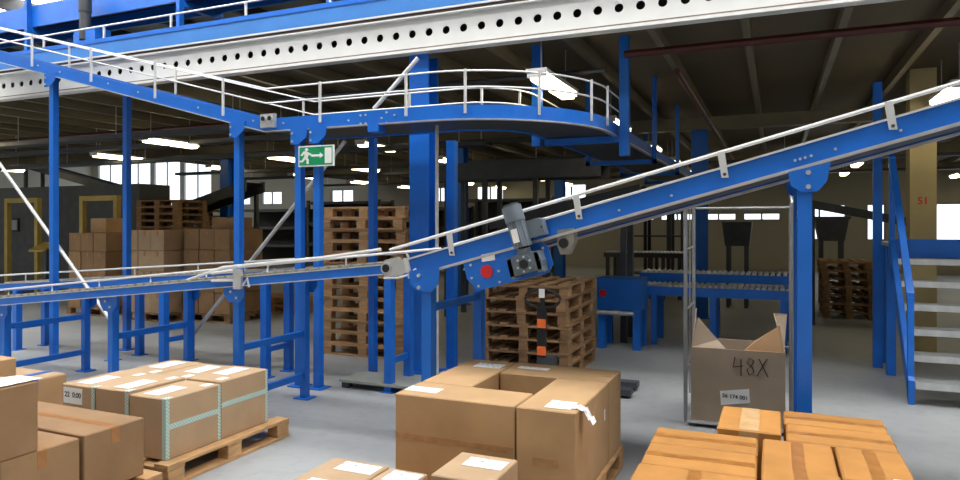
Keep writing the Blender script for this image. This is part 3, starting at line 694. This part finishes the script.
# ------------------------------------------------------------------ lamps under the mezzanine
def lamp(x, y, z, label):
    r = thing('ceiling_lamp', label, 'lamp', (x, y, z), 0, 'tube lamps under the mezzanine')
    MB().box(x - .11, x + .11, y - .62, y + .62, z + .05, z + .09).build('housing', WHITE, r)
    for s in (-.3, .3): MB().quad_prism([(x - .10, y + s - .28, z + .049), (x + .10, y + s - .28, z + .049), (x + .10, y + s + .28, z + .049), (x - .10, y + s + .28, z + .049)], [(x - .07, y + s - .26, z - .03), (x + .07, y + s - .26, z - .03), (x + .07, y + s + .26, z - .03), (x - .07, y + s + .26, z - .03)]).build('glowing_cover', TUBE, r)
    for s in (-.6, .6): MB().box(x - .1, x + .1, y + s - .015, y + s + .015, z, z + .05).build('lamp_holder', WHITE, r)
    for s in (-.45, .45): MB().cyl((x, y + s, z + .09), (x, y + s, GH + .138), .006, 6).build('hanger_wire', STEEL, r)
LH = 3.27
rows = {-2.25: (6.95 + .3, 'above the bend of the elevated conveyor', 'row over the bend'), -7.2: (8.2, '', 'row behind the exit sign'), -13.7: (7.6, '', 'row at the left'), 1.9: (9.6, '', 'row over the stairs'), -19.5: (8.6, '', 'far left row'), -10.4: (9.4, '', 'row left of the exit sign'), 5.2: (8.8, '', 'rightmost row')}
cnt = ['nearest', 'second', 'third', 'fourth', 'fifth', 'sixth']
for X, (y, extra, nm_) in rows.items():
    k = 0
    while y < (26 if X > DX else 13.0) and k < 6:
        lamp(X, y, LH - .1, 'lit tube lamp under the mezzanine, %s in the %s' % (cnt[k], nm_)); y += 3.3; k += 1
# sprinkler pipes
def pipe(path, r, m, label, name='sprinkler_pipe'): tag(MB().tube(path, r, 8).build(name, m), label, 'pipe')
pipe([(-1.45, 7.15, 3.44), (8, 7.15, 3.44)], .04, SPRINK, 'dark red sprinkler pipe running across under the mezzanine')
pipe([(-.95, 7.4, 3.27), (-.95, 20, 3.27)], .035, SPRINK, 'dark red sprinkler pipe running away from the camera overhead')
pipe([(-6.5, 7.6, 3.40), (-2.9, 7.6, 3.40), (-1.75, 7.6, 3.40)], .03, DGREY, 'dark conduit crossing above the bend of the conveyor', 'conduit_pipe')
pipe([(-30, 9.0, 3.38), (-4.2, 9.0, 3.38)], .04, SPRINK, 'dark red sprinkler pipe at the left under the mezzanine')

# ------------------------------------------------------------------ steel cage with the open carton
cx0, cx1, cy0, cy1 = -.675, .125, 5.80, 6.42
CAGE = mat('cage_steel', (.30, .31, .32), .4, .6, .15, 8)
cg = thing('steel_cage', 'tall grey steel cage frame holding the open carton', 'cage', ((cx0 + cx1) / 2, 6.1, 0))
MB().box(cx0, cx1, cy0, cy1, .03, .05).build('platform', STEEL, cg)
for a in (cx0 + .06, cx1 - .06):
    for b in (cy0 + .06, cy1 - .06): MB().cyl((a, b, 0), (a, b, .03), .04, 14).build('foot', DGREY, cg)
for a in (cx0, cx1):
    s = MB(); r_ = .016; zt = 1.92
    s.tube([(a, cy0, .04), (a, cy0, zt - .1), (a, cy0 + .03, zt - .03), (a, cy0 + .1, zt), (a, cy1 - .1, zt), (a, cy1 - .03, zt - .03), (a, cy1, zt - .1), (a, cy1, .04)], r_, 8)
    sf = s.build('side_frame', CAGE, cg)
    for z in (.45, .95, 1.45): MB().tube([(a, cy0, z), (a, cy1, z)], .009, 6).build('cross_rod', CAGE, sf)
    MB().tube([(a, (cy0 + cy1) / 2, .2), (a, (cy0 + cy1) / 2, zt)], .006, 6).build('vertical_rod', CAGE, sf)
MB().tube([(cx0, cy1, 1.80), (cx1, cy1, 1.80)], .012, 8).build('back_rod', CAGE, cg)
MB().tube([(cx0, cy1, .60), (cx1, cy1, .60)], .010, 8).build('back_rod', CAGE, cg)
bx0, bx1, by0, by1, bz0 = -.635, .075, 5.83, 6.36, .052; bz1 = at_y(738, 350, by0)[2]
oc = thing('open_carton', 'grey-brown open carton marked 48X standing in the steel cage', 'carton', ((bx0 + bx1) / 2, by0 + .26, bz0))
tk = .012
for (q, nm_) in (((bx0, bx1, by0, by0 + tk), 'front_wall'), ((bx0, bx1, by1 - tk, by1), 'back_wall'), ((bx0, bx0 + tk, by0 + tk, by1 - tk), 'side_wall'), ((bx1 - tk, bx1, by0 + tk, by1 - tk), 'side_wall')):
    MB().box(*q, bz0, bz1).build(nm_, CARDG, oc)
MB().box(bx0 + tk, bx1 - tk, by0 + tk, by1 - tk, bz0, bz0 + .01).build('bottom', CARDIN, oc)
def flap(pts, d, nm_='flap', m=CARDG): MB().poly(pts, d).build(nm_, m, oc)
z = bz1
flap([(bx0, by0 + .01, z), (bx0, by1 - .01, z), (bx0 - .02, by1 - .04, z + .26), (bx0 + .03, by0 + .10, z + .31)], (.008, 0, 0))
flap([(bx0 + .01, by0 + .004, z), (bx0 + .27, by0 + .004, z), (bx0 + .20, by0 + .08, z + .06), (bx0 + .05, by0 + .06, z + .24)], (0, .008, 0))
flap([(bx1, by0 + .01, z), (bx1, by1 - .01, z), (bx1 + .02, by1 - .04, z + .25), (bx1 - .08, by0 + .16, z + .29)], (-.008, 0, 0))
flap([(bx1 - .30, by0 + .004, z), (bx1 - .01, by0 + .004, z), (bx1 - .04, by0 + .10, z + .20), (bx1 - .24, by0 + .14, z + .05)], (0, .008, 0), 'flap', CARDIN)
mk = MB(); yF = by0 - .003
def stroke(pts): mk.tube([at_y(a, b, yF) for a, b in pts], .0036, 5)
stroke([(735, 357), (733, 367), (743, 366)]); stroke([(741, 359), (741, 376)])
stroke([(754, 361), (749, 358), (747, 363), (752, 367), (754, 372), (749, 375), (747, 370), (751, 366), (754, 361)])
stroke([(759, 359), (768, 377)]); stroke([(767, 359), (757, 376)]); mk.build('marker_writing', INK, oc)
lb = MB().poly([at_y(a, b, by0 - .003) for a, b in ((720, 391), (749, 389), (750, 403), (721, 405))], (0, .002, 0)).build('paper_label', PAPER, oc)
q = at_y(735, 397, by0 - .005); text_part('label_print', '56 174 001', .043, INK, lb, q, (math.pi / 2, .03, 0))

# ------------------------------------------------------------------ pallet stacks behind
def stack(cx, cy, n, lx, ly, where, grp, m, along, jitter=.02):
    for i in range(n):
        pallet(cx + random.uniform(-jitter, jitter), cy + random.uniform(-jitter, jitter), i * .1445, lx, ly, 'worn wooden pallet, %s in the %s' % (ordn(i, n), where), grp, m, along, random.uniform(-.015, .015))
stack(-4.72, 7.66, 13, 1.2, .9, 'tall stack behind the exit sign post', 'pallets in the tall stack', WOOD, 'x')
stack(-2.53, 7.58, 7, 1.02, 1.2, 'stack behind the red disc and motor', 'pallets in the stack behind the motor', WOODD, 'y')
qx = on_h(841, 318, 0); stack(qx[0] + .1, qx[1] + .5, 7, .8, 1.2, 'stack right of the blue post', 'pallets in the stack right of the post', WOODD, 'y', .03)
# hand pallet truck in front of that stack
hx, hy = xat(543, 6.62), 6.62
ht = thing('pallet_truck', 'hand pallet truck with black loop handle in front of the pallet stack', 'pallet truck', (hx, hy, 0))
MB().tube([(hx, hy + .04, .25), (hx, hy - .02, .80), (hx, hy - .02, .98)], .024, 10).build('shaft', BLACK, ht)
zc_ = at_y(543, 298, hy)[2]
MB().tube([(hx + .19 * math.cos(a), hy - .02, zc_ + .10 * math.sin(a) - (.0 if math.sin(a) < 0 else .01)) for a in [2 * math.pi * k / 20 for k in range(21)]], .013, 8).build('handle', BLACK, ht)
q = at_y(543, 293, hy); MB().box(hx - .03, hx + .03, hy - .045, hy - .035, q[2] - .045, q[2] + .045).build('white_tag', PAPER, ht)
for py in (323, 350): q = at_y(543, py, hy); MB().box(hx - .045, hx + .045, hy - .055, hy - .045, q[2] - .045, q[2] + .045).build('orange_sticker', ORANGE, ht)
MB().box(hx - .05, hx + .05, hy - .044, hy - .03, .42, .80).build('sticker_plate', BLACK, ht)
MB().box(hx - .06, hx + .10, hy - .02, hy + .16, .10, .30).build('pump_body', DGREY, ht)
for s in (-1, 1): MB().box(hx + .10, hx + .92, hy + .07 + s * .16 - .07, hy + .07 + s * .16 + .07, .03, .085).build('fork', DGREY, ht); MB().cyl((hx, hy + .07 + s * .06 - .025, .09), (hx, hy + .07 + s * .06 + .025, .09), .09, 18).build('steer_wheel', BLACK, ht, True)
# low steel platform on the floor
q = on_h(386, 378, .09); pl = thing('floor_plate', 'low grey steel platform lying on the floor before the pallet stack', 'platform', (q[0], q[1], 0))
MB().box(q[0] - .42, q[0] + .50, q[1] - .22, q[1] + .22, .06, .085).build('plate', mat('platform_grey', (.36, .38, .34), .5, .2, .1, 4), pl)
for a in (-.36, .44):
    for b in (-.16, .16): MB().box(q[0] + a - .04, q[0] + a + .04, q[1] + b - .04, q[1] + b + .04, 0, .06).build('foot', DGREY, pl)

# carton stacks on pallets far left
def cstack(pxl, Y, wd, cols, rows_, h, d, m, where, grp):
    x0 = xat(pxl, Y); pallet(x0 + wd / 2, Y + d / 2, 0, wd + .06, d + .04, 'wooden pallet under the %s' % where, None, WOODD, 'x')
    cw, ch = wd / cols, h / rows_
    colw = {1: [''], 2: ['left column', 'right column'], 3: ['left column', 'middle column', 'right column']}[cols]
    for i in range(cols):
        for k in range(rows_):
            carton(x0 + i * cw + .006, x0 + (i + 1) * cw - .006, Y + random.uniform(0, .02), Y + d, P1 + k * (ch + .001), P1 + (k + 1) * ch - .004 + k * .001, 'carton, %s row, %s of the %s' % (('bottom', 'lower middle', 'upper middle', 'top')[k], colw[i], where), grp, m, rz=random.uniform(-.01, .01), tape='y', tw=.05)
cstack(68, 8.55, 1.0, 3, 4, 1.36, .8, CARDD, 'dark carton stack at far left', 'cartons in the dark far left stack')
cstack(124, 8.45, .96, 3, 4, 1.42, .8, CARDB, 'pale carton stack in the background', 'cartons in the pale background stack')  # paler board puts the light on this stack into its colour
cstack(183, 8.75, 1.05, 3, 4, 1.44, .8, CARDD, 'dark stack beside the pale one', 'cartons in the dark stack right of the pale one')
q = on_h(272, 313, 0)
for i in range(2): pallet(q[0], q[1] + .4, i * .1445, 1.2, .8, 'pale wooden pallet, %s of the low pair left of the exit sign post' % ('lower', 'upper')[i], 'pair of low pallets', WOOD, 'x')
# backlit pallets beyond
def far_pallet(cx, cy, z, label, grp):
    b = MB()
    for k in range(5): b.box(cx - .6, cx + .6, cy - .4 + k * .17, cy - .4 + k * .17 + .12, z + .122, z + .144)
    for x in (-.6, -.07, .46): b.box(cx + x, cx + x + .14, cy - .4, cy + .4, z + .1, z + .121); b.box(cx + x, cx + x + .14, cy - .4, cy - .28, z + .023, z + .099); b.box(cx + x, cx + x + .14, cy + .28, cy + .4, z + .023, z + .099)
    for y in (-.4, .28): b.box(cx - .6, cx + .6, cy + y, cy + y + .12, z, z + .022)
    return tag(b.build('wooden_pallet', WOODD), label, 'pallet', grp)
for s, (px, Y, n) in enumerate(((172, 10.9, 15), (200, 13.9, 16))):
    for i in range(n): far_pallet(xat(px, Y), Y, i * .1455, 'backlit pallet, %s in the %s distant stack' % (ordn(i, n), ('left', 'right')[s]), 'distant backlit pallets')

# ------------------------------------------------------------------ stairs at the right
st = thing('steel_stairs', 'blue steel stairs with grey treads and handrail at the right', 'stairs', (1.9, 8, 0))
sx_, sy_, top_, run_ = 1.15, 7.30, 1.30, 1.15
for x in (sx_, sx_ + 1.15):
    MB().rail([(x, sy_, .0), (x, sy_ + run_, top_)], -.025, .025, .0, .22).build('stringer', BLUE, st)
NS = 6
for k in range(NS):
    yy = sy_ + run_ * (k + .5) / NS; zz = top_ * (k + 1) / NS - .04
    MB().box(sx_ + .026, sx_ + 1.124, yy - .13, yy + .13, zz, zz + .035).build('tread', TREAD, st)
    MB().box(sx_ + .026, sx_ + 1.124, yy - .135, yy - .13, zz - .02, zz + .04).build('tread_nosing', STEEL, st)
ly0 = sy_ + run_ + .02
MB().box(sx_ - .03, 4.2, ly0, ly0 + 1.0, top_ + .12, top_ + .16).build('landing', TREAD, st)
MB().box(sx_ - .03, 4.2, ly0 - .03, ly0, top_ + .0, top_ + .20).build('landing_beam', BLUE, st)
for (x, y) in ((sx_ + .02, ly0 + .2), (sx_ + .02, ly0 + .95), (sx_ - .06, ly0 + .6), (4.1, ly0 + .9)): MB().box(x - .045, x + .045, y - .045, y + .045, 0, top_ + .12 if x > sx_ - .05 else 3.3).build('post', BLUE, st)
for x in (sx_, sx_ + 1.15):
    MB().rail([(x, sy_ + .05, .95), (x, ly0, top_ + 1.05)], -.03, .03, 0, .07).build('handrail', BLUE, st)
    MB().box(x - .025, x + .025, sy_ + .03, sy_ + .08, .05, .98).build('handrail_post', BLUE, st); MB().box(x - .025, x + .025, ly0 - .05, ly0, top_ + .1, top_ + 1.08).build('handrail_post', BLUE, st)
for z in (.55, 1.0):
    MB().tube([(sx_ + 1.2, ly0 + .97, top_ + .16 + z), (4.2, ly0 + .97, top_ + .16 + z)], .022, 8).build('landing_rail', BLUE, st)
# yellowish column with red number
x = xat(921, 10.6); cl = thing('concrete_column', 'yellowish column with red number behind the stairs', 'column', (x, 10.6, 0))
MB().box(x - .15, x + .15, 10.45, 10.75, 0, GH + .138).build('shaft', CONC, cl); text_part('number_paint', '51', .13, RED, cl, at_y(923, 201, 10.448), (math.pi / 2, 0, 0))

# ------------------------------------------------------------------ background machinery
def simple_conv(name, label, p0, p1, wd, m, legs=(), h=.14, rollers=0, legm=None, side=STEEL):
    p0, p1 = Vector(p0), Vector(p1); r = thing(name, label, 'conveyor', ((p0.x + p1.x) / 2, (p0.y + p1.y) / 2, 0))
    for o in (0, wd): MB().rail([p0, p1], o - .025, o + .025, -h, 0).build('side_rail', m, r)
    MB().rail([p0, p1], .03, wd - .03, -.06, -.05).build('belt', RUBBER, r)
    d = (p1 - p0); d.z = 0; d.normalize(); n = Vector((-d.y, d.x, 0))
    for f in legs:
        p = p0.lerp(p1, f)
        for o in (0, wd): q = p + n * o; MB().box(q.x - .04, q.x + .04, q.y - .04, q.y + .04, 0, q.z - h).build('leg', legm or m, r)
    if rollers:
        for k in range(rollers):
            p = p0.lerp(p1, (k + .5) / rollers); MB().cyl(p + n * .03, p + n * (wd - .03), .03, 8).build('roller', side, r)
    return r
a = at_y(96, 240, 12.9); b = at_y(246, 176, 12.0)
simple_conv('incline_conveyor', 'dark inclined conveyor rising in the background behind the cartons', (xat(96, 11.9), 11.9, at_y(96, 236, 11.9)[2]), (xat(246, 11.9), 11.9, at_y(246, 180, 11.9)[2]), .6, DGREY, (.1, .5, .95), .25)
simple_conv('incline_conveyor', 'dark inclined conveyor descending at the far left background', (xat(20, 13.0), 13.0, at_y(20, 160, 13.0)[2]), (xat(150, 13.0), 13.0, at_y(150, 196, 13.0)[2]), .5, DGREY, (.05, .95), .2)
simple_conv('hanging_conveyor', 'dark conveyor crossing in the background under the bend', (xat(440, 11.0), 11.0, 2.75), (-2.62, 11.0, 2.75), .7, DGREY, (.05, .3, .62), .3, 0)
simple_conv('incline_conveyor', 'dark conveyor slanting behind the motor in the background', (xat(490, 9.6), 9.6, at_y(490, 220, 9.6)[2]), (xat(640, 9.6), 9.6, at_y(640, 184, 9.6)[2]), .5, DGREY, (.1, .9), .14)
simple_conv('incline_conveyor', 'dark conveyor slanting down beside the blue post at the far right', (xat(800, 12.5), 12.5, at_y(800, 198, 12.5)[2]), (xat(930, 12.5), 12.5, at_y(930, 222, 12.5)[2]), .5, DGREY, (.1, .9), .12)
simple_conv('roller_conveyor', 'blue roller conveyor with steel rollers behind the steel cage, nearer lane', (xat(640, 9.6), 9.6, .80), (xat(792, 9.6), 9.6, .80), .6, BLUE, (.1, .5, .95), .12, 26)
simple_conv('roller_conveyor', 'blue roller conveyor with steel rollers behind the steel cage, farther lane', (xat(640, 10.6), 10.6, .92), (xat(795, 10.6), 10.6, .92), .6, BLUE, (.1, .5, .95), .12, 26)
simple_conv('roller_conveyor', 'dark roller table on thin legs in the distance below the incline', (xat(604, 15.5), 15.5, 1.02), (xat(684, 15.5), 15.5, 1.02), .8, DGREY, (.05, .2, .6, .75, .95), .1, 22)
# blue drive cabinet with red dot
x0_, x1_ = xat(597, 9.0), xat(641, 9.0)
dc = thing('drive_cabinet', 'low blue conveyor drive cabinet with red dot right of the pallet stack', 'machine', ((x0_ + x1_) / 2, 9.3, 0))
MB().box(x0_, x1_, 9.0, 9.5, .52, .94).build('housing', BLUE, dc); q = at_y(603, 293, 9.0); MB().cyl((q[0], 9.0, q[2]), (q[0], 8.985, q[2]), .05, 16).build('red_disc', RED, dc)
for x in (x0_ + .06, x1_ - .06):
    for y in (9.06, 9.44): MB().box(x - .05, x + .05, y - .05, y + .05, 0, .52).build('leg', BLUE, dc)
MB().tube([at_y(597, 312, 8.95), at_y(634, 314, 8.95)], .03, 8).build('roller_bar', STEEL, dc)
# racks in the distance
for i, (pa, pb) in enumerate(((623, 645), (646, 668), (670, 682))):
    Y = 17.5; xa_, xb_ = xat(pa, Y), xat(pb, Y); r = thing('wire_rack', '%s dark open rack frame in the distance above the roller table' % ('left', 'middle', 'right')[i], 'rack', ((xa_ + xb_) / 2, Y, 0))
    for x in (xa_, xb_):
        for y in (Y, Y + .6): MB().box(x - .03, x + .03, y - .03, y + .03, 0, 2.1).build('upright', DGREY, r)
    for z in (.4, 1.35, 2.05): MB().box(xa_ + .03, xb_ - .03, Y - .02, Y + .6, z, z + .04).build('shelf', DGREY, r)
# dark hopper right of the blue post
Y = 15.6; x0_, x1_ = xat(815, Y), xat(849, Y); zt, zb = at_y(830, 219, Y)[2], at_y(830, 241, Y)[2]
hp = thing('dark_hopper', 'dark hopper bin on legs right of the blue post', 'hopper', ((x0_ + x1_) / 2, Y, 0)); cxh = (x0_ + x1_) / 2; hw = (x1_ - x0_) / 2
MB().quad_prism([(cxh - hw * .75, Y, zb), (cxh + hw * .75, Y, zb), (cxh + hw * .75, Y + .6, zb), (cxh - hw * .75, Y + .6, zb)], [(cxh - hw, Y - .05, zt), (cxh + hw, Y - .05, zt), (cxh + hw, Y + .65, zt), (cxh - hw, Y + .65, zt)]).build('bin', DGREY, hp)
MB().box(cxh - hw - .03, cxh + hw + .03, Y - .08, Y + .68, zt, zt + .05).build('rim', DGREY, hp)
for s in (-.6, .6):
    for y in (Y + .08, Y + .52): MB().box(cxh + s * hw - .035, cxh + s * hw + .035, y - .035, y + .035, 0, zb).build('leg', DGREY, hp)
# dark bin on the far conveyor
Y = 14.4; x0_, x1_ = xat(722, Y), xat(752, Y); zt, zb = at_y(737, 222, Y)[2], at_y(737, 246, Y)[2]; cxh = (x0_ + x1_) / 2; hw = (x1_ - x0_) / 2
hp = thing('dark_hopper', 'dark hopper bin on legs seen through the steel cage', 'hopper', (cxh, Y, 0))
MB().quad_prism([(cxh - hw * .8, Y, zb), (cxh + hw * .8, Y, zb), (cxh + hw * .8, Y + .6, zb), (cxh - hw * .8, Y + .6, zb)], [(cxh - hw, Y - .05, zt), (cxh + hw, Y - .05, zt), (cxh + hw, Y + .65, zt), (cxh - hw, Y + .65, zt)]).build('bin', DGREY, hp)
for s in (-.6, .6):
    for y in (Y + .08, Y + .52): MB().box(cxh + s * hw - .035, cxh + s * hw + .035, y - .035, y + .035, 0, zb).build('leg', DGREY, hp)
# dark wrapping machine at the far left
Y = 9.2; x0_, x1_ = xat(-40, Y), xat(64, Y)
wm = thing('wrapping_machine', 'big dark machine with grey display panel at the far left', 'machine', ((x0_ + x1_) / 2, Y, 0))
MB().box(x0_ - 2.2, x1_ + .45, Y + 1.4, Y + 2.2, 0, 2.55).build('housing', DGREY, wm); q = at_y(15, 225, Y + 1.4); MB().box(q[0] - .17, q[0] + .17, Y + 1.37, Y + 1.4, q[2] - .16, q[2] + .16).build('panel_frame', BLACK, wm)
MB().box(q[0] - .13, q[0] + .13, Y + 1.36, Y + 1.37, q[2] - .12, q[2] + .12).build('display', mat('display_grey', (.30, .32, .38), .3), wm)
q = at_y(40, 247, Y + .3); MB().quad_prism([(q[0] - .22, Y + .2, q[2] - .10), (q[0] + .22, Y + .2, q[2] - .10), (q[0] + .22, Y + .55, q[2] + .06), (q[0] - .22, Y + .55, q[2] + .06)], [(q[0] - .22, Y + .2, q[2] - .06), (q[0] + .22, Y + .2, q[2] - .06), (q[0] + .22, Y + .55, q[2] + .10), (q[0] - .22, Y + .55, q[2] + .10)]).build('desk_panel', YELL, wm)
MB().box(q[0] - .05, q[0] + .05, Y + .4, Y + .5, 0, q[2] - .02).build('desk_post', DGREY, wm)
def portal(pa, pb, ptop, Y, label):
    xa_, xb_ = xat(pa, Y), xat(pb, Y); zt = at_y(pa, ptop, Y)[2]; r = thing('portal_frame', label, 'frame', ((xa_ + xb_) / 2, Y, 0))
    for x in (xa_, xb_): MB().box(x - .05, x + .05, Y - .05, Y + .05, 0, zt).build('upright', YELL, r)
    MB().box(xa_ - .05, xb_ + .05, Y - .05, Y + .05, zt, zt + .1).build('cross_beam', YELL, r)
portal(83, 117, 201, 9.75, 'yellow portal frame above the dark cartons at the left')
portal(8, 38, 203, 9.85, 'yellow portal frame before the dark machine at the far left')
q = at_y(101, 229, 8.9)
# loose carton with white lid on the stack, and one on the other dark stack
carton(q[0] - .22, q[0] + .20, 8.85, 9.25, P1 + 1.36 + .004, P1 + 1.36 + .27, 'single brown carton with pale top standing on the dark far left stack', None, CARD, labels=[('top', 0, 0, .38, .36)])
q = at_y(225, 229, 9.0); carton(q[0] - .25, q[0] + .25, 8.95, 9.4, P1 + 1.44 + .004, P1 + 1.44 + .2, 'single dark carton lying on the stack right of the pale one', None, CARDD)

# ------------------------------------------------------------------ dark racks added to block the bright far wall
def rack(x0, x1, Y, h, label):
    r = thing('added_dark_rack', label, 'rack', ((x0 + x1) / 2, Y, 0), 0, 'dark racks added to block the far wall')
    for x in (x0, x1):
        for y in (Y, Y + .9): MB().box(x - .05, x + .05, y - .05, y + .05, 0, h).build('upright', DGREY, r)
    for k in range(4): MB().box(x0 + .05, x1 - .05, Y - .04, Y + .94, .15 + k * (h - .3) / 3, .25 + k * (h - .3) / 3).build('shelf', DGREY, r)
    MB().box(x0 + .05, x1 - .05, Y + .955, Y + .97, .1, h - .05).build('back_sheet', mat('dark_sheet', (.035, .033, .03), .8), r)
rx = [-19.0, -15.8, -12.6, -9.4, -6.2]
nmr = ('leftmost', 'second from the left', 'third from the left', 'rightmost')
for i in range(4): rack(rx[i], rx[i + 1] - .15, 20.5, 2.55 if i % 2 else 2.3, 'tall dark rack added to block the bright far wall, %s in its row' % nmr[i])

# cable trays under the mezzanine
for i, (Y, z, xa_, xb_) in enumerate(((8.1, 3.12, -24, -5.2), (9.7, 3.2, -24, -3.9), (10.9, 3.05, -24, -4.6), (11.9, 3.22, -24, -2.7), (14.6, 3.1, -16, -2.7), (16.9, 3.1, -16, 7.5), (21.0, 3.1, -16, 7.5))):
    r = thing('cable_tray', 'dark cable tray under the mezzanine, %s from the edge girder' % ('nearest', 'second', 'third', 'fourth', 'fifth', 'sixth', 'seventh')[i], 'cable tray', ((xa_ + xb_) / 2, Y, z), 0, 'cable trays under the mezzanine')
    MB().box(xa_, xb_, Y, Y + .28, z, z + .01).build('tray', DGREY, r)
    for y in (Y, Y + .27): MB().box(xa_, xb_, y, y + .01, z + .01, z + .07).build('side_lip', DGREY, r)
    x = xa_ + .6
    while x < xb_: MB().cyl((x, Y + .14, z + .01), (x, Y + .14, GH + .138), .008, 6).build('hanger_rod', STEEL, r); x += 2.6
x = xat(437, 5.9); pipe([(x, 5.9, 0), (x, 5.9, 2.62)], .018, STEEL, 'thin silver conduit standing beside the tall blue column', 'conduit_pipe')
